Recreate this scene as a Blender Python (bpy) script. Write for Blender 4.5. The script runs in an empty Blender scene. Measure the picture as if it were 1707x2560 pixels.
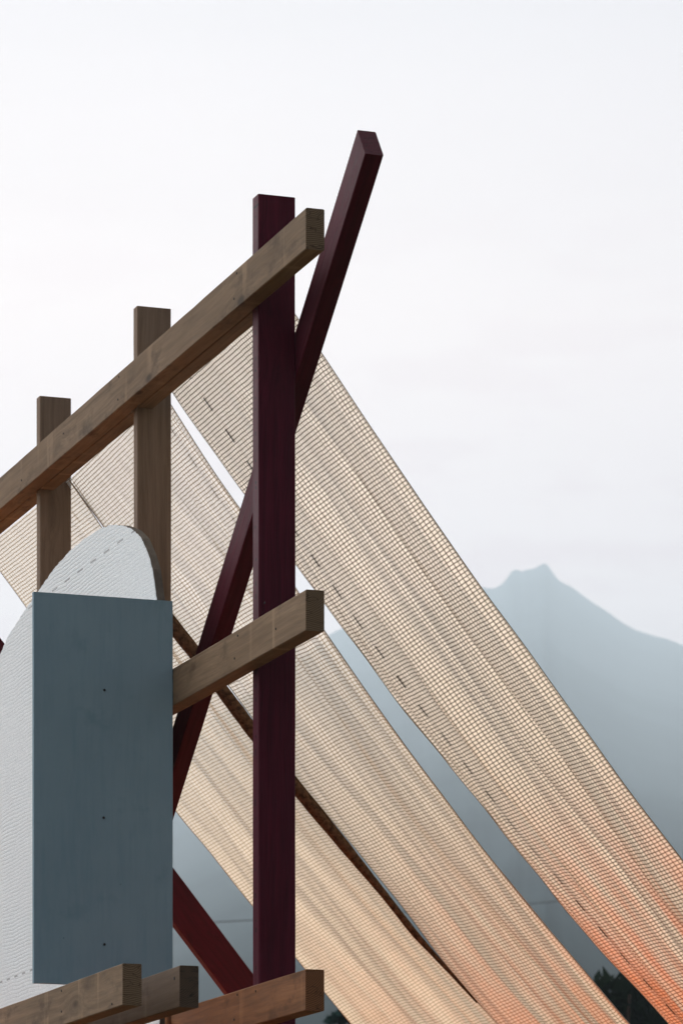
import bpy, bmesh, math, random
from mathutils import Vector, Matrix, noise
random.seed(7)
sc = bpy.context.scene
COL = sc.collection
R = math.radians

# ------------------------------------------------------------------ camera
CAMZ = 1.6
FPX, HOR, CX = 9900.0, 3480.0, 853.5          # focal length and horizon in photo pixels
cam_d = bpy.data.cameras.new("Camera")
cam = bpy.data.objects.new("Camera", cam_d); COL.objects.link(cam)
cam.location = (0, 0, CAMZ); cam.rotation_euler = (R(90), 0, 0)
cam_d.sensor_width = 36.0; cam_d.lens = FPX / 2560 * 36.0
cam_d.shift_y = (HOR - 1280) / 2560
cam_d.clip_start = 0.2; cam_d.clip_end = 30000
cam_d.dof.use_dof = True; cam_d.dof.focus_distance = 12.0; cam_d.dof.aperture_fstop = 11.5
sc.camera = cam

# ------------------------------------------------------------------ light
SUN_AZ, SUN_EL = -6.0, 42.0                   # azimuth from +Y towards +X
sdir = Vector((math.sin(R(SUN_AZ)) * math.cos(R(SUN_EL)), math.cos(R(SUN_AZ)) * math.cos(R(SUN_EL)), math.sin(R(SUN_EL))))
sun_d = bpy.data.lights.new("Sun", 'SUN'); sun_d.energy = 5.0; sun_d.angle = R(0.5); sun_d.color = (1.0, 0.90, 0.76)
sun = bpy.data.objects.new("Sun", sun_d); COL.objects.link(sun)
sun.rotation_euler = sdir.to_track_quat('Z', 'Y').to_euler(); sun.location = (0, 30, 40)

w = bpy.data.worlds.new("World"); sc.world = w; w.use_nodes = True
nt = w.node_tree; nt.nodes.clear()
def wn(t, **k):
    n = nt.nodes.new(t)
    for a, b in k.items(): setattr(n, a, b)
    return n
out = wn('ShaderNodeOutputWorld'); bg = wn('ShaderNodeBackground'); bg.inputs['Strength'].default_value = 0.1
sky = wn('ShaderNodeTexSky', sky_type='NISHITA'); sky.sun_disc = False
sky.sun_elevation = R(SUN_EL); sky.sun_rotation = R(SUN_AZ); sky.air_density = 1.0; sky.dust_density = 4.0; sky.ozone_density = 1.0
tc = wn('ShaderNodeTexCoord')
# thin high cloud veil: brightest towards the left of the sun, dull on the far side of the sky
dot = wn('ShaderNodeVectorMath', operation='DOT_PRODUCT')
c = Vector((math.sin(R(-62)), math.cos(R(-62)), 0.35)).normalized(); dot.inputs[1].default_value = c
nt.links.new(tc.outputs['Generated'], dot.inputs[0])
ramp = wn('ShaderNodeValToRGB'); ramp.color_ramp.interpolation = 'LINEAR'
cr = ramp.color_ramp.elements
VS = 2.6                                      # the ramp holds veil radiance / VS
cr[0].position = 0.14; cr[0].color = (0.035 / VS, 0.045 / VS, 0.055 / VS, 1)
cr[1].position = 0.97; cr[1].color = (2.6 / VS, 2.6 / VS, 2.6 / VS, 1)
for p, v in ((0.36, (0.15, 0.17, 0.20)), (0.54, (0.62, 0.56, 0.58)), (0.70, (0.79, 0.71, 0.725)), (0.755, (0.905, 0.81, 0.80)), (0.80, (0.98, 0.865, 0.84)), (0.88, (2.1, 2.05, 2.02))):
    e = cr.new(p); e.color = (v[0] / VS, v[1] / VS, v[2] / VS, 1)
mr = wn('ShaderNodeMapRange'); mr.inputs[1].default_value = -1; mr.inputs[2].default_value = 1
nt.links.new(dot.outputs['Value'], mr.inputs[0]); nt.links.new(mr.outputs[0], ramp.inputs[0])
nz = wn('ShaderNodeTexNoise'); nz.inputs['Scale'].default_value = 6.0; nz.inputs['Detail'].default_value = 5.0
mp = wn('ShaderNodeMapping'); mp.inputs['Scale'].default_value = (1, 1, 5.5)
nt.links.new(tc.outputs['Generated'], mp.inputs[0]); nt.links.new(mp.outputs[0], nz.inputs[0])
cl = wn('ShaderNodeMapRange'); cl.inputs[1].default_value = 0.38; cl.inputs[2].default_value = 0.66; cl.inputs[3].default_value = 11.35 * VS; cl.inputs[4].default_value = 11.75 * VS
nt.links.new(nz.outputs['Fac'], cl.inputs[0])
vm = wn('ShaderNodeVectorMath', operation='SCALE'); nt.links.new(ramp.outputs[0], vm.inputs[0]); nt.links.new(cl.outputs[0], vm.inputs['Scale'])
sp = wn('ShaderNodeSeparateXYZ'); nt.links.new(tc.outputs['Generated'], sp.inputs[0])
lowm = wn('ShaderNodeMapRange'); lowm.inputs[1].default_value = 0.30; lowm.inputs[2].default_value = 0.19
nt.links.new(sp.outputs[2], lowm.inputs[0])
nz2 = wn('ShaderNodeTexNoise'); nz2.inputs['Scale'].default_value = 22.0; nz2.inputs['Detail'].default_value = 6.0
mp2 = wn('ShaderNodeMapping'); mp2.inputs['Scale'].default_value = (1, 1, 4.0)
nt.links.new(tc.outputs['Generated'], mp2.inputs[0]); nt.links.new(mp2.outputs[0], nz2.inputs[0])
cm = wn('ShaderNodeMapRange'); cm.inputs[1].default_value = 0.46; cm.inputs[2].default_value = 0.66; cm.interpolation_type = 'SMOOTHSTEP'
nt.links.new(nz2.outputs['Fac'], cm.inputs[0])
mm = wn('ShaderNodeMath', operation='MULTIPLY'); nt.links.new(lowm.outputs[0], mm.inputs[0]); nt.links.new(cm.outputs[0], mm.inputs[1])
cmx = wn('ShaderNodeMixRGB', blend_type='MULTIPLY'); cmx.inputs[2].default_value = (0.90, 0.82, 0.84, 1)
nt.links.new(mm.outputs[0], cmx.inputs[0]); nt.links.new(vm.outputs[0], cmx.inputs[1])
mx = wn('ShaderNodeMixRGB'); mx.inputs[0].default_value = 0.96
nt.links.new(sky.outputs[0], mx.inputs[1]); er = wn('ShaderNodeValToRGB'); e0 = er.color_ramp.elements
e0[0].position = 0.215; e0[0].color = (1.27 / 1.3, 1.10 / 1.3, 1.02 / 1.3, 1); e0[1].position = 0.34; e0[1].color = (0.90 / 1.3, 0.87 / 1.3, 0.86 / 1.3, 1)
e_ = e0.new(0.262); e_.color = (1.27 / 1.3, 1.13 / 1.3, 1.03 / 1.3, 1)
nt.links.new(sp.outputs[2], er.inputs[0])
es = wn('ShaderNodeVectorMath', operation='SCALE'); es.inputs['Scale'].default_value = 1.3; nt.links.new(er.outputs[0], es.inputs[0])
em = wn('ShaderNodeVectorMath', operation='MULTIPLY'); nt.links.new(cmx.outputs[0], em.inputs[0]); nt.links.new(es.outputs[0], em.inputs[1])
nt.links.new(em.outputs[0], mx.inputs[2])
nt.links.new(mx.outputs[0], bg.inputs['Color']); nt.links.new(bg.outputs[0], out.inputs['Surface'])

sc.view_settings.view_transform = 'Standard'; sc.view_settings.look = 'None'
sc.view_settings.exposure = 0; sc.view_settings.gamma = 1; sc.view_settings.use_curve_mapping = False
sc.render.engine = 'CYCLES'
sc.cycles.use_denoising = True
sc.cycles.max_bounces = 8; sc.cycles.volume_bounces = 0; sc.cycles.transparent_max_bounces = 8

# ------------------------------------------------------------------ frame axes of the timber structure
TH = math.atan(0.3478)
AX = Vector((-math.sin(TH), math.cos(TH), 0)); BX = Vector((math.cos(TH), math.sin(TH), 0)); ZX = Vector((0, 0, 1))
OR = Vector(((764.3 - CX) * 11.3 / FPX, 11.3, CAMZ))
def W(a, b, z): return OR + AX * a + BX * b + ZX * z
def on_a(px, py, a):                            # photo point lying in the vertical plane a = const
    dx = (px - CX) / FPX; Y = (a + OR.x * AX.x + OR.y * AX.y) / (dx * AX.x + AX.y)
    p = Vector((Y * dx, Y, 0)); q = p - Vector((OR.x, OR.y, 0))
    return q.dot(BX), Y * (HOR - py) / FPX
def on_b(px, py, b):
    dx = (px - CX) / FPX; Y = (b + OR.x * BX.x + OR.y * BX.y) / (dx * BX.x + BX.y)
    p = Vector((Y * dx, Y, 0)); q = p - Vector((OR.x, OR.y, 0))
    return q.dot(AX), Y * (HOR - py) / FPX
def at(px, py, Y): return Vector(((px - CX) * Y / FPX, Y, CAMZ + (HOR - py) * Y / FPX))

# ------------------------------------------------------------------ helpers
def tag(o, label=None, cat=None, group=None, kind=None):
    if label: o['label'] = label
    if cat: o['category'] = cat
    if group: o['group'] = group
    if kind: o['kind'] = kind
    return o
def empty(name, loc):
    o = bpy.data.objects.new(name, None); COL.objects.link(o); o.location = loc; o.empty_display_size = 0.2
    return o
def link(name, me, mat, parent=None, mw=None):
    o = bpy.data.objects.new(name, me); COL.objects.link(o)
    if mat is not None: me.materials.append(mat)
    if mw is not None: o.matrix_world = mw
    if parent is not None:
        bpy.context.view_layer.update()
        o.parent = parent; o.matrix_parent_inverse = parent.matrix_world.inverted()
    return o

# ------------------------------------------------------------------ materials
class M:
    def __init__(s, name):
        s.m = bpy.data.materials.new(name); s.m.use_nodes = True; s.t = s.m.node_tree; s.t.nodes.clear()
        s.out = s.n('ShaderNodeOutputMaterial')
    def n(s, t, ins=None, **k):
        n = s.t.nodes.new(t)
        for a, b in k.items(): setattr(n, a, b)
        for a, b in (ins or {}).items():
            if hasattr(b, 'is_linked') or isinstance(b, bpy.types.NodeSocket): s.t.links.new(b, n.inputs[a])
            else: n.inputs[a].default_value = b
        return n
    def math(s, op, a, b=0.0, c=None, clamp=False):
        n = s.n('ShaderNodeMath', {0: a, 1: b} if c is None else {0: a, 1: b, 2: c}, operation=op); n.use_clamp = clamp
        return n.outputs[0]
    def rng(s, v, a, b, c=0.0, d=1.0, smooth=False):
        n = s.n('ShaderNodeMapRange', {0: v, 1: a, 2: b, 3: c, 4: d})
        if smooth: n.interpolation_type = 'SMOOTHSTEP'
        return n.outputs[0]
    def mix(s, f, a, b, mode='MIX'):
        return s.n('ShaderNodeMixRGB', {0: f, 1: a, 2: b}, blend_type=mode).outputs[0]
    def noise(s, vec, scale, detail=4, rough=0.55, dist=0.0):
        return s.n('ShaderNodeTexNoise', {'Vector': vec, 'Scale': scale, 'Detail': detail, 'Roughness': rough, 'Distortion': dist}).outputs['Fac']
    def mapping(s, vec, scale=(1, 1, 1), loc=None):
        n = s.n('ShaderNodeMapping', {'Vector': vec, 'Scale': scale})
        if loc is not None: s.t.links.new(loc, n.inputs['Location'])
        return n.outputs[0]
    def surf(s, sh): s.t.links.new(sh, s.out.inputs['Surface'])

def C(*v): return (*v, 1.0)

def wood(name, dark, light, spec=0.25, rough=0.75, knots=True, grain=1.0, stain=0.6, marks=False, drips=False):
    m = M(name)
    tcn = m.n('ShaderNodeTexCoord'); oi = m.n('ShaderNodeObjectInfo')
    off = m.n('ShaderNodeCombineXYZ', {0: m.math('MULTIPLY', oi.outputs['Random'], 37.0), 1: m.math('MULTIPLY', oi.outputs['Random'], 11.0), 2: m.math('MULTIPLY', oi.outputs['Random'], 23.0)}).outputs[0]
    P = m.mapping(tcn.outputs['Object'], (1, 1, 1), off)
    # knots pull the grain round themselves
    vor = m.n('ShaderNodeTexVoronoi', {'Vector': m.mapping(P, (2.6, 7.0, 7.0)), 'Scale': 1.0, 'Randomness': 1.0})
    d = vor.outputs['Distance']
    pull = m.math('MULTIPLY', m.math('EXPONENT', m.math('MULTIPLY', d, -7.0)), 0.09)
    sep = m.n('ShaderNodeSeparateXYZ', {0: P})
    y2 = m.math('ADD', sep.outputs[1], pull); z2 = m.math('ADD', sep.outputs[2], pull)
    wob = m.math('MULTIPLY', m.noise(m.mapping(P, (1.3, 3, 3)), 1.0, 2), 0.05)
    G = m.n('ShaderNodeCombineXYZ', {0: sep.outputs[0], 1: m.math('ADD', y2, wob), 2: m.math('ADD', z2, wob)}).outputs[0]
    g1 = m.noise(m.mapping(G, (2.2, 75, 75)), 1.0, 3, 0.6)
    g2 = m.noise(m.mapping(G, (9, 260, 260)), 1.0, 3, 0.7)
    big = m.noise(m.mapping(P, (1.6, 6, 6)), 1.0, 4, 0.6)
    f = m.math('ADD', m.math('MULTIPLY', g1, 0.65 * grain), m.math('MULTIPLY', g2, 0.35 * grain))
    col = m.mix(m.rng(f, 0.32 * grain, 0.68 * grain), C(*dark), C(*light))
    col = m.mix(m.rng(big, 0.35, 0.7, 0.0, stain), col, m.mix(0.5, C(*dark), C(*[x * 0.35 for x in dark])))
    if stain > 0.5:
        band = m.noise(m.mapping(P, (11, 1.2, 1.2)), 1.0, 3, 0.5)
        col = m.mix(m.rng(band, 0.58, 0.70, 0.0, 0.42, True), col, C(*[min(1, x * 1.35) for x in light]))
        band2 = m.noise(m.mapping(P, (4.5, 9, 9)), 1.0, 5, 0.65)
        col = m.mix(m.rng(band2, 0.54, 0.72, 0.0, 0.75, True), col, C(*[x * 0.42 for x in dark]))
        tint = m.noise(m.mapping(P, (0.8, 3, 3)), 1.0, 2)
        col = m.mix(m.rng(tint, 0.4, 0.62, 0.0, 0.4), col, m.mix(0.5, col, C(0.30, 0.19, 0.10)))
    if knots:
        kn = m.rng(d, 0.05, 0.13, 0.85, 0.0, True)
        col = m.mix(kn, col, C(*[x * 0.22 for x in dark]))
        halo = m.rng(d, 0.1, 0.36, 0.35, 0.0, True)
        col = m.mix(halo, col, C(*[x * 0.6 for x in dark]))
    on = m.n('ShaderNodeSeparateXYZ', {0: tcn.outputs['Normal']})
    so = m.n('ShaderNodeSeparateXYZ', {0: tcn.outputs['Object']})
    rr = m.math('SQRT', m.math('ADD', m.math('POWER', m.math('ADD', so.outputs[1], m.math('MULTIPLY', oi.outputs['Random'], 0.09)), 2.0), m.math('POWER', m.math('ADD', so.outputs[2], 0.075), 2.0)))
    ring = m.math('SINE', m.math('MULTIPLY', m.math('ADD', rr, m.math('MULTIPLY', m.noise(P, 14.0, 3), 0.02)), 1150.0))
    endc = m.mix(m.rng(ring, -1.0, 1.0), C(*[x * 0.82 for x in dark]), C(*[(x + y) * 0.5 for x, y in zip(dark, light)]))
    crack = m.rng(m.math('ABSOLUTE', m.math('SUBTRACT', m.noise(m.mapping(P, (1, 8, 30)), 1.0, 3), 0.5)), 0.0, 0.012, 0.8, 0.0)
    endc = m.mix(crack, endc, C(*[x * 0.2 for x in dark]))
    col = m.mix(m.rng(m.math('ABSOLUTE', on.outputs[0]), 0.7, 0.9), col, endc)
    if marks:                                   # row of small dark staple slots down the narrow face
        s3 = m.n('ShaderNodeSeparateXYZ', {0: tcn.outputs['Object']})
        yy = m.math('ABSOLUTE', m.math('ADD', s3.outputs[1], m.math('MULTIPLY', m.math('SUBTRACT', m.noise(tcn.outputs['Object'], 9.0, 1), 0.5), 0.02)))
        lin = m.rng(yy, 0.0036, 0.005, 1.0, 0.0)
        stp = m.noise(m.mapping(tcn.outputs['Object'], (26, 0.01, 0.01)), 1.0, 2, 0.8)
        lm = m.math('MULTIPLY', lin, m.rng(stp, 0.545, 0.56))
        face = m.math('GREATER_THAN', s3.outputs[2], 0.0575)
        cut = m.rng(m.math('ABSOLUTE', m.math('SUBTRACT', s3.outputs[0], 2.509)), 0.0025, 0.0035, 0.85, 0.0)
        col = m.mix(m.math('MULTIPLY', cut, face), col, C(0.006, 0.002, 0.004))
        col = m.mix(m.math('MULTIPLY', m.math('MULTIPLY', lm, face), 0.9), col, C(0.004, 0.002, 0.004))
    bumpv = m.math('ADD', m.math('MULTIPLY', g1, 0.5), m.math('MULTIPLY', g2, 0.5))
    bp = m.n('ShaderNodeBump', {'Height': bumpv, 'Strength': 0.35 if knots else 0.6, 'Distance': 0.003})
    pr = m.n('ShaderNodeBsdfPrincipled', {'Base Color': col, 'Roughness': m.rng(g2, 0.3, 0.7, rough - 0.08, rough + 0.08), 'Specular IOR Level': spec, 'Normal': bp.outputs[0]})
    m.surf(pr.outputs[0]); return m.m

m_pine = wood("weathered_pine", (0.155, 0.103, 0.060), (0.345, 0.243, 0.150))
m_pine_glow = wood("orange_glow_pine", (0.16, 0.066, 0.028), (0.42, 0.19, 0.082))  # orange light from below is put into this wood colour
m_pine_shade = wood("shaded_pine", (0.075, 0.050, 0.034), (0.175, 0.125, 0.085))  # shade from the neighbouring beam is put into this wood colour
m_pine_post = wood("planed_pine", (0.21, 0.145, 0.098), (0.34, 0.245, 0.175), knots=True, stain=0.25)
m_red = wood("oxblood_paint", (0.060, 0.004, 0.013), (0.120, 0.008, 0.025), spec=0.22, rough=0.6, knots=False, stain=0.35)
m_redpost = wood("oxblood_post_paint", (0.060, 0.005, 0.015), (0.125, 0.011, 0.030), spec=0.17, rough=0.5, knots=False, stain=0.3, marks=True)

THIN = 0.22
def net_material(name, seam_u, warm, cord, THIN=0.22, glow_top=1.0):
    """woven tape cloth: dark weft cords, finer warp cords, translucent cells between them"""
    m = M(name)
    uv = m.n('ShaderNodeUVMap', uv_map='UVMap').outputs[0]
    s = m.n('ShaderNodeSeparateXYZ', {0: uv}); u, v = s.outputs[0], s.outputs[1]
    wz = m.n('ShaderNodeTexNoise', {'Vector': m.mapping(uv, (26, 9, 1)), 'Scale': 1.0, 'Detail': 3.0, 'Roughness': 0.6})
    wz2 = m.noise(m.mapping(uv, (5, 1.5, 1)), 1.0, 2)
    v2 = m.math('ADD', v, m.math('MULTIPLY', m.math('SUBTRACT', wz.outputs['Fac'], 0.5), 0.007))
    u2 = m.math('ADD', u, m.math('ADD', m.math('MULTIPLY', m.math('SUBTRACT', m.noise(m.mapping(uv, (11, 25, 1), None), 1.0, 3), 0.5), 0.005), m.math('MULTIPLY', m.math('SUBTRACT', wz2, 0.5), 0.02)))
    PV, PU = 0.0132, 0.0185
    fv = m.math('ABSOLUTE', m.math('SUBTRACT', m.math('FRACT', m.math('DIVIDE', v2, PV)), 0.5))
    fu = m.math('ABSOLUTE', m.math('SUBTRACT', m.math('FRACT', m.math('DIVIDE', u2, PU)), 0.5))
    weft = m.rng(fv, 0.09, 0.17, 1.0, 0.0, True)
    warp = m.rng(fu, 0.065, 0.14, 1.0, 0.0, True)
    # per-cell tone
    cell = m.n('ShaderNodeTexWhiteNoise', {'Vector': m.n('ShaderNodeCombineXYZ', {0: m.math('FLOOR', m.math('DIVIDE', u2, PU)), 1: m.math('FLOOR', m.math('DIVIDE', v2, PV)), 2: 0.0}).outputs[0]}).outputs['Value']
    strip = m.n('ShaderNodeTexWhiteNoise', {'Vector': m.n('ShaderNodeCombineXYZ', {0: m.math('FLOOR', m.math('DIVIDE', u2, PU)), 1: 0.0, 2: 0.0}).outputs[0]}).outputs['Value']
    big = m.noise(m.mapping(uv, (9, 0.5, 1)), 1.0, 3)
    # orange bounce light put into the cloth colour, stronger towards the lower end
    dye = m.math('MULTIPLY', m.rng(v, 1.55, 2.9, 0.0, 1.0, True), warm)
    glowb = m.math('MULTIPLY', dye, m.rng(big, 0.42, 0.57, 0.16, 1.0, True))
    cream = m.mix(m.rng(v, 0.2, 2.2, 0.0, 1.0), C(0.98, 0.91, 0.84), C(0.98, 0.79, 0.60))  # white cloth, warmed down its length as part of the painted glow
    cellc = m.mix(glowb, cream, C(0.95, 0.31, 0.14))
    cellc = m.mix(m.rng(cell, 0, 1, 0.0, 0.28), cellc, C(0.55, 0.46, 0.36))
    cellc = m.mix(m.rng(strip, 0, 1, 0.0, 0.22), cellc, C(0.62, 0.50, 0.38))
    cordc = m.mix(glowb, C(*cord), C(cord[0] + 0.16, cord[1] * 0.8, cord[2] * 0.5))
    warpc = m.mix(glowb, C(*[x * 1.6 for x in cord]), C(0.36, 0.09, 0.04))
    col = m.mix(m.math('MULTIPLY', warp, 0.95), cellc, warpc)
    col = m.mix(m.math('MULTIPLY', weft, 0.93), col, cordc)
    # broken line of long black seam stitches
    fs = m.math('FRACT', m.math('DIVIDE', m.math('ADD', v, 0.03), 0.122))
    ue = m.n('ShaderNodeSeparateXYZ', {0: m.n('ShaderNodeUVMap', uv_map='Edge').outputs[0]}).outputs[0]
    seam_u, seam_k = seam_u
    dash = m.math('MULTIPLY', m.rng(m.math('ABSOLUTE', m.math('SUBTRACT', ue, seam_u)), 0.0058, 0.0085, 1.0, 0.0), m.math('LESS_THAN', fs, 0.42))
    col = m.mix(m.math('MULTIPLY', dash, seam_k), col, C(0.012, 0.008, 0.006))
    bh = m.math('SUBTRACT', 1.0, m.math('MAXIMUM', weft, m.math('MULTIPLY', warp, 0.7)))
    bp = m.n('ShaderNodeBump', {'Height': bh, 'Strength': 0.5, 'Distance': 0.0015})
    df = m.n('ShaderNodeBsdfDiffuse', {'Color': col, 'Normal': bp.outputs[0]})
    tr = m.n('ShaderNodeBsdfTranslucent', {'Color': col, 'Normal': bp.outputs[0]})
    mx = m.n('ShaderNodeMixShader', {0: 0.86, 1: df.outputs[0], 2: tr.outputs[0]})
    # pores of the weave let some view through, opened wider at the top to imitate sun glow
    pore = m.n('ShaderNodeBsdfTransparent', {'Color': C(1.0, 0.96, 0.90)})
    solid = m.math('MAXIMUM', weft, m.math('MAXIMUM', dash, warp))
    mx2 = m.n('ShaderNodeMixShader', {0: m.math('MULTIPLY', m.math('SUBTRACT', 1.0, solid), m.rng(v, 0.3, 1.9, THIN * glow_top, THIN, True)), 1: mx.outputs[0], 2: pore.outputs[0]})
    m.surf(mx2.outputs[0]); return m.m

def plain(name, col, rough=0.7, spec=0.3, var=0.15, scale=8.0, bump=0.0, bscale=60.0):
    m = M(name); tcn = m.n('ShaderNodeTexCoord'); P = tcn.outputs['Object']
    n1 = m.noise(P, scale, 5, 0.6)
    c = m.mix(m.rng(n1, 0.3, 0.7), C(*[x * (1 - var) for x in col]), C(*[min(1, x * (1 + var)) for x in col]))
    ins = {'Base Color': c, 'Roughness': rough, 'Specular IOR Level': spec}
    if bump:
        ins['Normal'] = m.n('ShaderNodeBump', {'Height': m.noise(P, bscale, 4), 'Strength': bump, 'Distance': 0.004}).outputs[0]
    m.surf(m.n('ShaderNodeBsdfPrincipled', ins).outputs[0]); return m.m

# ------------------------------------------------------------------ setting: ground, mountain, haze
def grid(name, fn, nu, nv, mat, parent=None, uvfn=None, smooth=True):
    me = bpy.data.meshes.new(name)
    vs = [fn(i / nu, j / nv) for j in range(nv + 1) for i in range(nu + 1)]
    fs = [(j * (nu + 1) + i, j * (nu + 1) + i + 1, (j + 1) * (nu + 1) + i + 1, (j + 1) * (nu + 1) + i) for j in range(nv) for i in range(nu)]
    me.from_pydata([tuple(p) for p in vs], [], fs)
    if uvfn:
        ul = me.uv_layers.new(name='UVMap')
        uvs = [uvfn(i / nu, j / nv) for j in range(nv + 1) for i in range(nu + 1)]
        for l in me.loops: ul.data[l.index].uv = uvs[l.vertex_index]
    if smooth:
        for p in me.polygons: p.use_smooth = True
    me.update()
    return link(name, me, mat, parent)

m_grass = plain("meadow_grass", (0.060, 0.056, 0.030), 0.95, 0.1, 0.4, 3.0)
m_bounce = plain("orange_bounce_boards", (0.72, 0.23, 0.075), 0.85, 0.15, 0.12, 2.0)
m_rock = plain("forested_rock", (0.022, 0.032, 0.036), 0.95, 0.0, 0.4, 0.004)
gnd = grid('ground', lambda u, v: Vector(((u - 0.5) * 13000, (v - 0.5) * 13000 + 2500, 0)), 20, 20, m_grass); tag(gnd, kind='structure')

RIDGE = [(-9000, 3000), (-5000, 2500), (-2500, 2250), (-900, 2180), (-200, 2050), (200, 1930), (441, 1850), (650, 1710), (770, 1625), (811, 1592), (829, 1577), (900, 1545), (960, 1532), (1010, 1500),
         (1060, 1505), (1110, 1475), (1150, 1470), (1176, 1459), (1192, 1465), (1210, 1462), (1228, 1466), (1245, 1461), (1263, 1446), (1276, 1424), (1291, 1416), (1303, 1424), (1315, 1418), (1332, 1416), (1346, 1409), (1356, 1402), (1366, 1403),
         (1375, 1416), (1390, 1439), (1406, 1452), (1425, 1459), (1471, 1494), (1517, 1523), (1552, 1549), (1587, 1569), (1633, 1584), (1667, 1592), (1707, 1608), (1900, 1690), (2300, 1780), (2900, 1700), (4000, 1900), (7000, 2500), (10000, 3000)]
def ridge(px):
    for (x0, y0), (x1, y1) in zip(RIDGE, RIDGE[1:]):
        if x0 <= px <= x1: return y0 + (y1 - y0) * (px - x0) / (x1 - x0)
    return 3000
D0, D1 = 160.0, 4600.0
pxs = []
x = -9000.0
while x < 10000: pxs.append(x); x += 9 if 700 < x < 1750 else (40 if -400 < x < 2400 else 400)
def mtn(u, v):
    px = pxs[min(len(pxs) - 1, int(round(u * (len(pxs) - 1))))]
    ry = ridge(px)
    if v <= 0.85:
        t = v / 0.85
        D = D0 + (D1 - D0) * t ** 1.6
        e = (HOR - ry) / FPX * (D / D1) ** 0.305
        if t < 0.06: e *= t / 0.06
        z = CAMZ + e * D
        n = noise.fractal(Vector((px / FPX * D / 420, D / 700, 3.1)), 0.9, 2.2, 6)
        z += n * 0.0035 * D * min(1, t * 4) * min(1, (1 - t) * 4)
    else:
        t = (v - 0.85) / 0.15
        D = D1 + 900 * t; z = CAMZ + (HOR - ry) / FPX * D1 * max(0.0, 1 - t) ** 1.2
    return Vector(((px - CX) / FPX * D, D, max(z, -0.3)))
mt = grid('mountain', mtn, len(pxs) - 1, 90, m_rock); tag(mt, kind='structure')

mh = M("air_haze")
pv = mh.n('ShaderNodeVolumePrincipled', {'Color': C(0.645, 0.82, 1.0), 'Density': 0.000295, 'Anisotropy': 0.35})
mh.t.links.new(pv.outputs[0], mh.out.inputs['Volume'])
me = bpy.data.meshes.new('haze'); bm = bmesh.new(); bmesh.ops.create_cube(bm, size=1.0); bm.to_mesh(me); bm.free()
hz = link('haze', me, mh.m); hz.scale = (13200, 13200, 1001); hz.location = (0, 2500, 499.5); tag(hz, kind='stuff')

# ------------------------------------------------------------------ timbers
def timber(name, p0, p1, width_dir, w_, h_, mat, parent, label=None, bev=0.0025, warp=0.0015, seed=0, cut0=None):
    """square-sawn bar from p0 to p1 (centre line); width_dir is the direction of its w_ side"""
    L = (p1 - p0).length; X = (p1 - p0).normalized()
    Y = (width_dir - X * width_dir.dot(X)).normalized(); Z = X.cross(Y)
    me = bpy.data.meshes.new(name); bm = bmesh.new()
    n = max(2, int(L / 0.12)); rings = []
    prof = []
    for sy, sz in ((-1, -1), (1, -1), (1, 1), (-1, 1)):
        for k in ((0, 1), (1, 0)) if sy * sz > 0 else ((1, 0), (0, 1)):
            prof.append((sy * (w_ / 2 - bev * k[0]), sz * (h_ / 2 - bev * k[1])))
    for i in range(n + 1):
        x = -L / 2 + L * i / n
        oy = noise.noise(Vector((x * 1.3, seed * 3.7, 0))) * warp; oz = noise.noise(Vector((x * 1.3, seed * 3.7, 9))) * warp
        rings.append([bm.verts.new((x, a + oy + noise.noise(Vector((x * 9, a * 30, seed))) * 0.0007, b + oz + noise.noise(Vector((x * 9, b * 30, seed + 5))) * 0.0007)) for a, b in prof])
    for r0, r1 in zip(rings, rings[1:]):
        for k in range(8): bm.faces.new((r0[k], r0[(k + 1) % 8], r1[(k + 1) % 8], r1[k]))
    bm.faces.new(list(reversed(rings[0]))); bm.faces.new(rings[-1])
    bmesh.ops.recalc_face_normals(bm, faces=bm.faces); bm.to_mesh(me); bm.free()
    R3 = Matrix((X, Y, Z)).transposed().to_4x4()
    mw = Matrix.Translation((p0 + p1) / 2) @ R3
    o = link(name, me, mat, parent, mw)
    if label: o['label'] = label
    return o

frame = tag(empty('timber_frame', W(0.64, 0.115, -CAMZ)), 'tall bolted timber frame with dark red post and pale pine beams jutting towards the right', 'timber frame')
BW, BH = 0.056, 0.118
def beam(name, zt, b0, a0, a1, label, seed, h=BH, mat=None):
    z = zt - h / 2
    return timber(name, W(a0, b0 + BW / 2, z), W(a1, b0 + BW / 2, z), BX, BW, h, mat or m_pine, frame, label, seed=seed)
beam('beam', 3.380, 0.0, 0.0, 5.6, 'long weathered pine beam along the top of the frame', 1)
beam('beam', 2.291, 0.0, 0.0, 5.6, 'pine beam halfway up, its near end right of the red post', 2)
beam('beam', 1.207, 0.0, 0.0, 5.6, 'low pine beam with orange glow in its colour, crossing the foot of the red post', 3, mat=m_pine_glow)
beam('beam', 1.203, -0.5457, -0.01, 5.6, 'low pine beam furthest left, under the blue board', 4)
beam('beam', 1.204, -0.3746, 0.0, 5.6, 'dark low pine beam between the two others', 5, mat=m_pine_shade)
pa = [0.6115, 1.9111, 3.1664, 4.43]
def post(a0, mat, label, seed, th=0.058, top=3.600):
    return timber('post', W(a0 + th / 2, BW + 0.0585 + 0.001, -CAMZ + 0.12), W(a0 + th / 2, BW + 0.0585 + 0.001, top), AX, th, 0.117, mat, frame, label, seed=seed)
post(pa[0], m_redpost, 'dark red painted post', 11)
post(pa[1], m_pine_post, 'unpainted pine post, middle one', 12, 0.045)
post(pa[2], m_pine_post, 'unpainted pine post, shortest in the picture', 13, 0.048)
post(pa[3], m_pine_post, None, 14, 0.048, 3.6)
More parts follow.
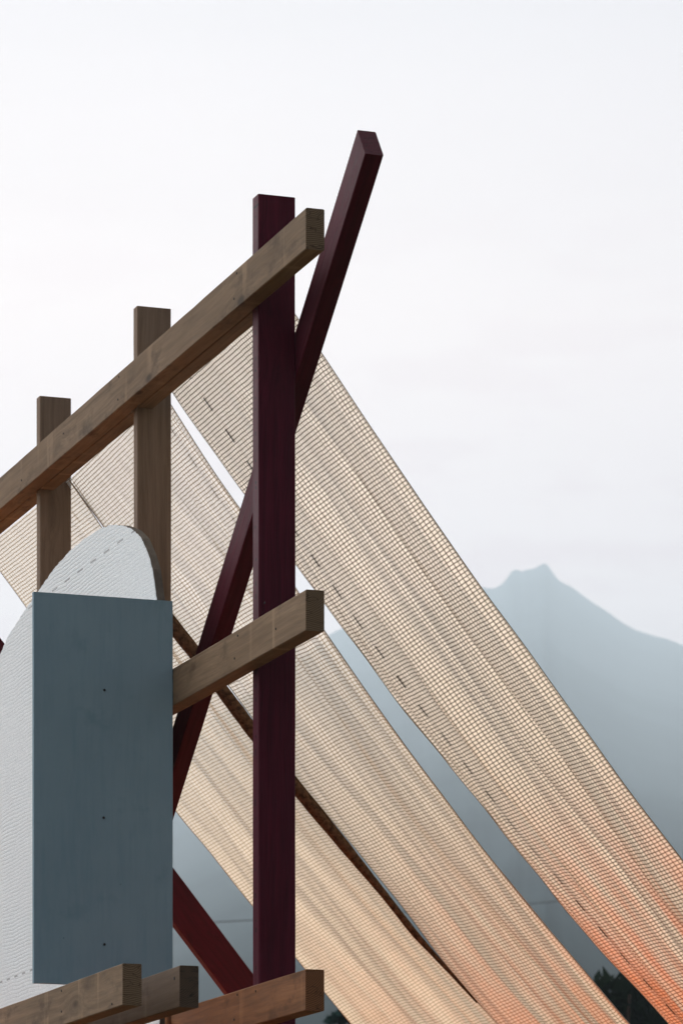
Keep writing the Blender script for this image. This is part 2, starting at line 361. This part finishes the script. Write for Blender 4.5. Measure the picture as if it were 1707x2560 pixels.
# filler pieces between the posts, behind the top beam
for k in range(3):
    th = (0.058, 0.045, 0.048)[k]
    o = timber('filler_block', W(pa[k] + th + 0.001, BW + 0.002 + 0.0265, 3.379 - BH / 2), W(pa[k + 1] - 0.001, BW + 0.002 + 0.0265, 3.379 - BH / 2), BX, 0.053, BH - 0.003, m_pine, frame, seed=20 + k)
# unseen orange boards added under the beams to bounce warm light upwards
for k in range(19):
    bb = -1.0 + k * 0.135
    timber('bounce_board', W(0.35 if -0.34 < bb < 0.06 else 1.36, bb, 0.72), W(6.2, bb, 0.72), BX, 0.128, 0.03, m_bounce, frame, seed=60 + k)
# red braces
BSL = 0.7755
def brace_ab(atop, ztop, length, b0, mat, label, seed, wdt=0.112):
    d = Vector((1, 0, -BSL)).normalized(); nrm = Vector((-d.z * -1, 0, 0))
    n2 = Vector((d.z, 0, -d.x))                  # towards -a, -z (underside)
    s = Vector((atop, 0, ztop)) + n2 * (wdt / 2)
    e = s + d * length
    return timber('brace', W(s.x, b0 + BW / 2, s.z), W(e.x, b0 + BW / 2, e.z), BX, BW, wdt, mat, frame, label, seed=seed)
brace_ab(0.055, 3.636, 3.2, 0.175, m_red, 'dark red brace leaning past the top of the red post', 31)
# long red leg sloping the other way, far side
aq = 3.95
pt0 = on_a(-160, 1387, aq); pt1 = on_a(442.5, 2189, aq); pt2 = on_a(628, 2436, aq); pb = on_a(442.5, 2324, aq); pb2 = on_a(564, 2486, aq)
dd = Vector((pt2[0] - pt1[0], 0, pt2[1] - pt1[1])).normalized()
n2 = Vector((dd.z, 0, -dd.x)); wd = (Vector((pb[0], 0, pb[1])) - Vector((pt1[0], 0, pt1[1]))).dot(n2)
s0 = Vector((pt1[0], 0, pt1[1])) + n2 * wd / 2
s = s0 - dd * 1.15; e = s0 + dd * 2.6
timber('brace', W(aq, s.x, s.z), W(aq, e.x, e.z), AX, 0.05, abs(wd), m_red, frame, 'long dark red leg sloping down to the right, out of focus', seed=33)
# narrow batten behind the blue board
timber('batten', W(1.345, 0.002, -0.2), W(1.345, -0.010, 2.46), BX, 0.022, 0.022, m_pine_glow, frame, 'thin reddish batten along the right edge of the blue board', seed=35)

# screw holes where the timbers are fixed
def hole(px, py, b0, r_=0.0038):
    a, z = on_b(px, py, b0)
    me = bpy.data.meshes.new('screw_head'); bm = bmesh.new()
    bmesh.ops.create_cone(bm, cap_ends=True, segments=10, radius1=r_, radius2=r_ * 0.8, depth=0.0016); bm.to_mesh(me); bm.free()
    link('screw_head', me, m_screw, frame, Matrix.Translation(W(a, b0 - 0.0012, z)) @ (-BX).to_track_quat('Z', 'Y').to_matrix().to_4x4())
m_screw = plain("dark_screw", (0.012, 0.012, 0.013), 0.6, 0.3)
for px, py in ((592.5, 683), (586, 747), (298, 942), (296, 999), (55, 1201), (160, 1084), (690, 1572), (587, 1646), (595, 1589), (663, 1507), (594, 2487), (586, 2549), (640, 2478)): hole(px, py, 0.0)
for px, py in ((155, 2477), (155, 2529), (281, 2510)): hole(px, py, -0.5457)
hole(437, 2446, -0.3746, 0.006)

# ------------------------------------------------------------------ blue board
def board_mat():
    m = M("blue_painted_plywood"); tcn = m.n('ShaderNodeTexCoord'); P = tcn.outputs['Object']
    n1 = m.noise(P, 3.0, 5, 0.6); n2 = m.noise(m.mapping(P, (6, 60, 60)), 1.0, 4, 0.6); n3 = m.noise(P, 55.0, 3, 0.6)
    c = m.mix(m.rng(n1, 0.3, 0.7), C(0.235, 0.37, 0.46), C(0.285, 0.43, 0.515))
    c = m.mix(m.rng(n2, 0.45, 0.75, 0.0, 0.30), c, C(0.15, 0.28, 0.38))
    vor = m.n('ShaderNodeTexVoronoi', {'Vector': P, 'Scale': 9.0}).outputs['Distance']
    c = m.mix(m.rng(vor, 0.010, 0.028, 0.6, 0.0), c, C(0.03, 0.05, 0.07))
    sm = m.math('MULTIPLY', m.rng(m.noise(P, 7.0, 4, 0.7), 0.58, 0.72), 0.35)
    c = m.mix(sm, c, C(0.14, 0.26, 0.34))
    bp = m.n('ShaderNodeBump', {'Height': m.math('ADD', n2, m.math('MULTIPLY', n3, 0.5)), 'Strength': 0.25, 'Distance': 0.002})
    m.surf(m.n('ShaderNodeBsdfPrincipled', {'Base Color': c, 'Roughness': 0.6, 'Specular IOR Level': 0.35, 'Normal': bp.outputs[0]}).outputs[0]); return m.m
ba = 1.3025; b_l, b_r = -0.4565, -0.003; zt, zb = 2.5025, 1.279
bd = tag(empty('painted_board', W(ba, (b_l + b_r) / 2, zb)), 'flat blue-grey painted board standing upright in front of the pale arched panel', 'board')
m_board = board_mat()
bo = timber('panel', W(ba + 0.010, (b_l + b_r) / 2, zb), W(ba + 0.010, (b_l + b_r) / 2, zt), AX, 0.018, b_r - b_l, m_board, bd, seed=41, bev=0.0012, warp=0.0)
# nail heads sunk in the face
m_nail = plain("dark_steel", (0.02, 0.022, 0.025), 0.5, 0.4)
for px, py in ((262, 1725), (260, 2044), (262, 2361)):
    b, z = on_a(px, py, ba)
    me = bpy.data.meshes.new('nail_head'); bm = bmesh.new()
    bmesh.ops.create_cone(bm, cap_ends=True, segments=12, radius1=0.0042, radius2=0.003, depth=0.003)
    bm.to_mesh(me); bm.free()
    link('nail_head', me, m_nail, bd, Matrix.Translation(W(ba - 0.0012, b, z)) @ (-AX).to_track_quat('Z', 'Y').to_matrix().to_4x4())

# ------------------------------------------------------------------ arched panel covered in the same woven cloth
def arch_cloth():
    m = M("white_woven_cloth"); tcn = m.n('ShaderNodeTexCoord'); s = m.n('ShaderNodeSeparateXYZ', {0: tcn.outputs['Object']})
    P = tcn.outputs['Object']
    wz = m.noise(P, 14.0, 4, 0.65); wz2 = m.noise(P, 3.0, 3)
    z = m.math('ADD', s.outputs[2], m.math('ADD', m.math('MULTIPLY', m.math('SUBTRACT', wz, 0.5), 0.010), m.math('MULTIPLY', m.math('SUBTRACT', wz2, 0.5), 0.03)))
    xx = m.math('ADD', s.outputs[0], m.math('MULTIPLY', m.math('SUBTRACT', wz, 0.5), 0.012))
    r1 = m.math('ABSOLUTE', m.math('SUBTRACT', m.math('FRACT', m.math('DIVIDE', z, 0.0132)), 0.5))
    r2 = m.math('ABSOLUTE', m.math('SUBTRACT', m.math('FRACT', m.math('DIVIDE', xx, 0.018)), 0.5))
    rg = m.math('ADD', m.rng(r1, 0.0, 0.25), m.math('MULTIPLY', m.rng(r2, 0.0, 0.25), 0.6))
    n3 = m.noise(m.mapping(P, (70, 1, 260)), 1.0, 3, 0.7)
    n4 = m.noise(m.mapping(P, (150, 1, 34)), 1.0, 3, 0.6)
    hgt = m.math('ADD', m.math('ADD', m.math('MULTIPLY', rg, m.rng(m.noise(P, 1.9, 3), 0.35, 0.65, 0.1, 0.8)), m.math('MULTIPLY', n4, 1.3)), m.math('MULTIPLY', n3, 1.3))
    c = m.mix(m.rng(n3, 0.30, 0.62, 0.75, 0.0), C(0.90, 0.98, 1.0), C(0.68, 0.79, 0.84))
    c = m.mix(m.rng(n4, 0.34, 0.56, 0.42, 0.0), c, C(0.52, 0.62, 0.67))
    c = m.mix(m.rng(m.noise(P, 2.2, 4), 0.40, 0.7, 0.0, 0.25), c, C(0.70, 0.77, 0.80))
    c = m.mix(m.math('MULTIPLY', m.rng(r1, 0.03, 0.13, 1.0, 0.0), 0.22), c, C(0.35, 0.42, 0.46))
    # dashed seams parallel to the weft
    for zz in (-0.207, -1.50):
        ln = m.rng(m.math('ABSOLUTE', m.math('SUBTRACT', s.outputs[2], zz)), 0.0022, 0.0042, 1.0, 0.0)
        fr = m.math('FRACT', m.math('DIVIDE', s.outputs[0], 0.165 if zz > -1 else 0.11))
        c = m.mix(m.math('MULTIPLY', m.math('MULTIPLY', ln, m.math('LESS_THAN', fr, 0.42)), 0.72), c, C(0.06, 0.07, 0.08))
    bp = m.n('ShaderNodeBump', {'Height': hgt, 'Strength': 0.45, 'Distance': 0.0022})
    m.surf(m.n('ShaderNodeBsdfPrincipled', {'Base Color': c, 'Roughness': 0.42, 'Specular IOR Level': 0.9, 'Normal': bp.outputs[0]}).outputs[0]); return m.m
outline = [(1.362, 1.10), (1.362, 1.6), (1.362, 2.1), (1.368, 2.35), (1.394, 2.526), (1.44, 2.629), (1.486, 2.684), (1.568, 2.754), (1.662, 2.80), (1.794, 2.842), (1.929, 2.870), (2.091, 2.887), (2.258, 2.890), (2.455, 2.886), (2.616, 2.870),
           (2.767, 2.846), (2.865, 2.829), (3.014, 2.803), (3.295, 2.745), (3.413, 2.697), (3.62, 2.58), (3.80, 2.42), (3.93, 2.22), (4.0, 1.9), (4.0, 1.5), (4.0, 1.10)]
def dense(pl, st, amp):
    o = []
    for (a, b), (c_, d) in zip(pl, pl[1:]):
        n = max(1, int(math.hypot(c_ - a, d - b) / st))
        for i in range(n):
            t = i / n; o.append((a + (c_ - a) * t + random.uniform(-amp, amp), b + (d - b) * t + random.uniform(-amp, amp)))
    o.append(pl[-1]); return o
ap = tag(empty('arched_panel', W(2.6, -0.02, 1.10)), 'pale arched panel wrapped in white woven cloth, behind the blue board', 'panel')
def slab(name, pl, b0, b1, mat):
    me = bpy.data.meshes.new(name); bm = bmesh.new()
    f0 = [bm.verts.new((a - 2.6, 0, z - 3.0)) for a, z in pl]; f1 = [bm.verts.new((a - 2.6, b1 - b0, z - 3.0)) for a, z in pl]
    bm.faces.new(f0); bm.faces.new(list(reversed(f1)))
    for i in range(len(pl)): j = (i + 1) % len(pl); bm.faces.new((f0[i], f0[j], f1[j], f1[i]))
    bmesh.ops.recalc_face_normals(bm, faces=bm.faces); bm.to_mesh(me); bm.free()
    R3 = Matrix((AX, BX, ZX)).transposed().to_4x4()
    return link(name, me, mat, ap, Matrix.Translation(W(2.6, b0, 3.0)) @ R3)
slab('cloth_face', dense(outline, 0.012, 0.0022), -0.0305, -0.0285, arch_cloth())
m_edge = plain("brown_hardboard", (0.13, 0.115, 0.095), 0.85, 0.1, 0.25, 20.0, 0.3)
slab('backing_board', dense(outline, 0.05, 0.0), -0.028, -0.002, m_edge)

# ------------------------------------------------------------------ net strips
def polyfit(pts, deg):
    n = deg + 1; A = [[sum(x ** (i + j) for x, _ in pts) for j in range(n)] for i in range(n)]; B = [sum(y * x ** i for x, y in pts) for i in range(n)]
    for i in range(n):
        p = max(range(i, n), key=lambda r: abs(A[r][i])); A[i], A[p] = A[p], A[i]; B[i], B[p] = B[p], B[i]
        for r in range(i + 1, n):
            f = A[r][i] / A[i][i]
            for c_ in range(i, n): A[r][c_] -= f * A[i][c_]
            B[r] -= f * B[i]
    X = [0] * n
    for i in reversed(range(n)): X[i] = (B[i] - sum(A[i][j] * X[j] for j in range(i + 1, n))) / A[i][i]
    return X
def curve(px_pts, a):
    pts = [on_a(x, y, a) for x, y in px_pts]
    c_ = polyfit(pts, 2); bmax = pts[-1][0]
    sl = c_[1] + 2 * c_[2] * bmax; zm = c_[0] + c_[1] * bmax + c_[2] * bmax * bmax
    def z(b):
        if b <= bmax: return c_[0] + c_[1] * b + c_[2] * b * b
        return zm + sl * (b - bmax) * (1 - 0.035 * (b - bmax))
    return z
def strip(label, aR, aL, ptsR, ptsL, folds, seam_u, warm, seed, bstart=0.150, bulge=0.0, hem=False, skew=0.0, cord=(0.09, 0.066, 0.046), thin=0.22, glow_top=1.0):
    zR, zL = curve(ptsR, aR), curve(ptsL, aL)
    width = aL - aR; bend = 4.1
    def h(t, b):
        e = min(1.0, max(0.0, (b - bstart) / 0.35)) ; u = t * width
        val = 0.0
        for (lam, amp, ph, dr, b0) in folds:
            val += amp * math.sin(2 * math.pi * (u / lam + ph + dr * b)) * min(1.0, 0.35 + b / max(b0, 0.1) * 0.65)
        val += 0.019 * noise.noise(Vector((u * 6 + 0.6 * b, b * 2.1, seed))) + 0.0035 * noise.noise(Vector((u * 26, b * 5, seed + 3)))
        val += bulge * math.sin(math.pi * t)
        if hem: val += 0.016 * math.exp(-((t * width - 0.055) / 0.02) ** 2)
        return val * (0.25 + 0.75 * e)
    N = (BX * 0.80 + ZX * 0.60)
    nu, nv = 260, 300
    rows_b = [bstart + (bend - bstart) * (j / nv) ** 1.25 for j in range(nv + 1)]
    def P(t, b):
        ra = 0.004 * noise.noise(Vector((b * 6, seed, 1))) * (1 - t) + 0.010 * noise.noise(Vector((b * 8, seed, 2))) * t
        a = aR + width * t + ra + skew * b * 0
        z = zR(b) * (1 - t) + zL(b) * t
        return W(a, b, z) + N * h(t, b)
    cache = {}
    verts = []; uv = []
    lens = [0.0]
    for j in range(1, nv + 1):
        b0, b1 = rows_b[j - 1], rows_b[j]
        lens.append(lens[-1] + math.hypot(b1 - b0, 0.5 * (zR(b1) + zL(b1) - zR(b0) - zL(b0))))
    for j, b in enumerate(rows_b):
        prev = None; acc = 0.0; row = []
        for i in range(nu + 1):
            p = P(i / nu, b); verts.append(p)
            if prev is not None: acc += (p - prev).length
            prev = p; row.append(acc)
        k = 1.0
        uv += [(x_, lens[j]) for x_ in row]
    me = bpy.data.meshes.new('net_strip')
    fs = [(j * (nu + 1) + i, j * (nu + 1) + i + 1, (j + 1) * (nu + 1) + i + 1, (j + 1) * (nu + 1) + i) for j in range(nv) for i in range(nu)]
    root = tag(empty('net_strip', W(aR + width / 2, bstart, zR(bstart))), label, 'shade net', 'woven shade nets hung from the frame')
    me.from_pydata([tuple(v) for v in verts], [], fs)
    ul = me.uv_layers.new(name='UVMap')
    for l in me.loops: ul.data[l.index].uv = uv[l.vertex_index]
    ue = me.uv_layers.new(name='Edge')
    for l in me.loops: ue.data[l.index].uv = ((l.vertex_index % (nu + 1)) / nu * width, 0.0)
    for p in me.polygons: p.use_smooth = True
    me.update()
    link('woven_cloth', me, net_material('net_cloth_%d' % seed, seam_u, warm, cord, thin, glow_top), root)
    # selvedge cord down each edge
    for t, nm in ((0.0, 'selvedge'), (1.0, 'selvedge')):
        pts = [P(t, b) for b in rows_b[::2]]
        tube(nm, pts, 0.0016, m_selv, root)
    return root, P, rows_b
m_selv = plain("selvedge_cord", (0.55, 0.47, 0.38), 0.9, 0.1)
def tube(name, pts, r, mat, parent=None, seg=6, radii=None):
    me = bpy.data.meshes.new(name); bm = bmesh.new(); rings = []
    for i, p in enumerate(pts):
        t = (pts[min(i + 1, len(pts) - 1)] - pts[max(i - 1, 0)]).normalized()
        x = t.cross(ZX).normalized(); y = t.cross(x); rr = radii[i] if radii else r
        rings.append([bm.verts.new(p + x * math.cos(2 * math.pi * k / seg) * rr + y * math.sin(2 * math.pi * k / seg) * rr) for k in range(seg)])
    for r0, r1 in zip(rings, rings[1:]):
        for k in range(seg): bm.faces.new((r0[k], r0[(k + 1) % seg], r1[(k + 1) % seg], r1[k]))
    bm.faces.new(list(reversed(rings[0]))); bm.faces.new(rings[-1])
    for f in bm.faces: f.smooth = True
    bm.to_mesh(me); bm.free()
    return link(name, me, mat, parent)

F1 = [(0.27, 0.015, 0.10, 0.03, 1.2), (0.16, 0.009, 0.35, -0.05, 1.6), (0.62, 0.016, 0.55, 0.0, 0.8), (0.095, 0.0034, 0.0, 0.1, 2.0)]
F2 = [(0.33, 0.012, 0.60, 0.02, 1.0), (0.17, 0.005, 0.1, 0.05, 1.4), (0.58, 0.014, 0.2, 0.0, 0.8), (0.08, 0.0028, 0.3, 0.1, 2.0)]
F3 = [(0.52, 0.018, 0.30, 0.02, 1.0), (0.21, 0.007, 0.7, -0.04, 1.4), (0.10, 0.0034, 0.2, 0.1, 2.0)]
n1, P1, rb = strip('shade net strip furthest right, just behind the red post and brace', 0.70, 1.84,
      [(716, 755), (738, 790), (800, 890), (1020, 1215), (1252, 1546), (1400, 1757), (1557, 1960), (1707, 2180)],
      [(435, 985), (605, 1235), (737, 1434), (812, 1540), (991, 1780), (1157, 1991), (1327, 2201), (1523, 2425), (1640, 2560)], F1, (0.945, 0.88), 1.15, 51)
n2_, P2, _ = strip('middle shade net strip, between the red post strip and the lowest strip', 1.95, 3.10,
      [(433, 1028), (597, 1268), (811, 1581), (900, 1705), (1003, 1860), (1200, 2128), (1292, 2254), (1573, 2560)],
      [(181, 1205), (257, 1317), (438, 1555), (628, 1810), (737, 1951), (843, 2083), (955, 2227), (1035, 2330), (1200, 2517)], F2, (0.135, 0.6), 0.72, 52, bulge=0.05, hem=True, cord=(0.18, 0.135, 0.09), thin=0.32, glow_top=1.9)  # same cord as the right-hand strip, paler to imitate glare
n3_, P3, _ = strip('lowest and leftmost shade net strip, with a dark rolled edge', 3.12, 4.35,
      [(178, 1207), (257, 1325), (438, 1595), (478, 1643), (540, 1731), (628, 1846), (737, 1988), (828, 2096), (923, 2211), (987, 2290), (1035, 2345), (1200, 2530)],
      [(0, 1419), (69, 1517), (441, 2015), (628, 2243), (737, 2373), (808, 2456), (894, 2558)], F3, (0.20, 0.25), 0.35, 53, bulge=0.09, cord=(0.29, 0.23, 0.16), thin=0.30, glow_top=2.1)  # cord colour lightened further, with the glare painted in
# dark twisted roll of cloth between the middle and the lowest strip
mr_ = M("brown_rolled_cloth"); tcn = mr_.n('ShaderNodeTexCoord'); PP = tcn.outputs['Object']
nn = mr_.noise(mr_.mapping(PP, (60, 60, 60)), 1.0, 4, 0.7)
cc = mr_.mix(mr_.rng(nn, 0.35, 0.65), C(0.055, 0.033, 0.020), C(0.19, 0.108, 0.06))
mr_.surf(mr_.n('ShaderNodeBsdfPrincipled', {'Base Color': cc, 'Roughness': 0.9, 'Specular IOR Level': 0.1}).outputs[0])
pts = []; rad = []
up = [(181, 1203), (257, 1314), (348, 1430), (438, 1555), (486, 1619), (559, 1718), (628, 1810), (737, 1951), (843, 2083), (955, 2227), (1035, 2330), (1115, 2423), (1200, 2517)]
lo = [(181, 1209), (257, 1323), (348, 1455), (438, 1597), (486, 1657), (559, 1755), (628, 1848), (737, 1990), (828 + 15, 2115), (923 + 32, 2246), (1035, 2347), (1115, 2430), (1200, 2521)]
for (x0, y0), (x1, y1) in zip(up, lo):
    b, z = on_a(x0, (y0 + y1) / 2, 3.11); pts.append(W(3.11, b, z) + (BX * 0.8 + ZX * 0.6) * 0.006)
    rad.append(max(0.0015, (y1 - y0) / 2 * 14.5 / FPX * 0.80 + (0.003 if x0 > 400 else 0.0)) * (1 if x0 > 300 else 0.6))
P_, R_ = [], []
for i in range(len(pts) - 1):
    for k in range(8): t = k / 8; P_.append(pts[i].lerp(pts[i + 1], t)); R_.append((rad[i] * (1 - t) + rad[i + 1] * t) * (1 + 0.10 * noise.noise(Vector((i * 3 + k * 0.4, 1, 2)))))
rl = tube('rolled_hem', P_, 0.01, mr_.m, n3_, 12, R_); rl['label'] = 'dark brown rolled edge of the net'

# ------------------------------------------------------------------ trees and cable far behind
def leaf_mat(name, col):
    m = M(name); oi = m.n('ShaderNodeTexCoord'); nn = m.noise(oi.outputs['Object'], 1.2, 3)
    c = m.mix(m.rng(nn, 0.3, 0.7), C(*[x * 0.6 for x in col]), C(*[x * 1.4 for x in col]))
    d = m.n('ShaderNodeBsdfDiffuse', {'Color': c}); t = m.n('ShaderNodeBsdfTranslucent', {'Color': c})
    m.surf(m.n('ShaderNodeMixShader', {0: 0.12, 1: d.outputs[0], 2: t.outputs[0]}).outputs[0]); return m.m
m_leaf = leaf_mat("broad_leaves", (0.012, 0.022, 0.014)); m_needle = leaf_mat("needles", (0.012, 0.034, 0.030)); m_bark = plain("bark", (0.06, 0.045, 0.035), 0.95, 0.1)
def tree(name, base, top_z, rad, kind, label, group, seed):
    rnd = random.Random(seed); root = tag(empty(name, base), label, 'tree', group); H = top_z - base.z
    tp = [base + Vector((0.15 * math.sin(i), 0.12 * math.cos(i * 1.7), H * 0.97 * i / 8)) - Vector((0, 0.12, 0)) for i in range(9)]
    me_r = [0.04 * H * 0.55 * (1 - i / 8.6) + 0.01 for i in range(9)]
    tr = tube('trunk', tp, 0.2, m_bark, root, 8, me_r)
    for k in range(7):
        z = H * (0.3 + 0.08 * k); an = k * 2.4
        p = base + Vector((0, 0, z)); q = p + Vector((math.cos(an) * rad * 0.7, math.sin(an) * rad * 0.7, rad * (0.35 if kind == 'broad' else -0.05)))
        tube('limb', [p.lerp(q, t / 4) for t in range(5)], 0.05, m_bark, root, 6, [0.07 * (1 - t / 5) + 0.01 for t in range(5)])
    me = bpy.data.meshes.new('crown'); bm = bmesh.new()
    def leaf(p, s, flat):
        d = Vector((rnd.uniform(-1, 1), rnd.uniform(-1, 1), rnd.uniform(-1, 1) * flat)).normalized(); e = d.cross(Vector((rnd.uniform(-1, 1), rnd.uniform(-1, 1), rnd.uniform(-1, 1)))).normalized()
        bm.faces.new([bm.verts.new(p - d * s), bm.verts.new(p + e * s * 0.45), bm.verts.new(p + d * s), bm.verts.new(p - e * s * 0.45)])
    if kind == 'broad':
        cl = []
        for k in range(110):
            v = Vector((rnd.gauss(0, 1), rnd.gauss(0, 1), rnd.gauss(0, 1))).normalized() * rnd.uniform(0.35, 1.0)
            cl.append((base + Vector((v.x * rad, v.y * rad, H * 0.64 + v.z * H * 0.33)), rnd.uniform(0.28, 0.5) * rad))
        for p, r in cl:
            for _ in range(170):
                v = Vector((rnd.gauss(0, 1), rnd.gauss(0, 1), rnd.gauss(0, 1))).normalized() * r * rnd.uniform(0.6, 1.0)
                leaf(p + v * 0.9, rnd.uniform(0.12, 0.21), 1.0)
    else:
        nlev = 26
        for k in range(nlev):
            t = k / nlev; z = H * (0.12 + 0.88 * t); rr = rad * (1 - t) ** 0.85 + 0.08
            for b in range(9):
                an = rnd.uniform(0, 6.28); L = rr * rnd.uniform(0.75, 1.15)
                for q in range(int(8 + L * 14)):
                    f = rnd.uniform(0.05, 1); p = base + Vector((math.cos(an) * L * f, math.sin(an) * L * f, z - 0.25 * L * f + rnd.uniform(-0.06, 0.06)))
                    leaf(p + Vector((rnd.uniform(-.1, .1), rnd.uniform(-.1, .1), 0)), rnd.uniform(0.08, 0.15), 0.5)
    bm.to_mesh(me); bm.free()
    link('crown', me, m_leaf if kind == 'broad' else m_needle, root)
def base_at(px, Y): return Vector(((px - CX) * Y / FPX, Y, 0))
tg = 'trees beyond the frame'
tree('conifer_tree', base_at(850, 60), at(850, 2500, 60).z, 1.5, 'con', 'dark pointed conifer peeping up under the nets, left of the other', tg, 1)
tree('conifer_tree', base_at(935, 66), at(935, 2495, 66).z, 1.6, 'con', 'dark conifer mostly hidden behind the lowest net', tg, 2)
tree('broadleaf_tree', base_at(1545, 55), at(1500, 2448, 55).z, 1.5, 'broad', 'round dark tree in the gap between two nets, left one', tg, 3)
tree('broadleaf_tree', base_at(1690, 58), at(1600, 2415, 58).z, 2.0, 'broad', 'bigger dark tree behind the right-hand net', tg, 4)

m_cable = plain("grey_cable", (0.10, 0.11, 0.12), 0.7, 0.3)
YC = 140.0
cp = [(-4200, 2080), (-1500, 2300), (0, 2345), (560, 2304), (1100, 2276), (1300, 2262), (2200, 2170), (4200, 1900)]
P_ = []
for i in range(len(cp) - 1):
    for k in range(10): t = k / 10; P_.append(at(cp[i][0] + (cp[i + 1][0] - cp[i][0]) * t, cp[i][1] + (cp[i + 1][1] - cp[i][1]) * t, YC))
tag(tube('overhead_cable', P_, 0.02, m_cable, None, 6), 'thin blurred overhead cable crossing in front of the mountain', 'cable')
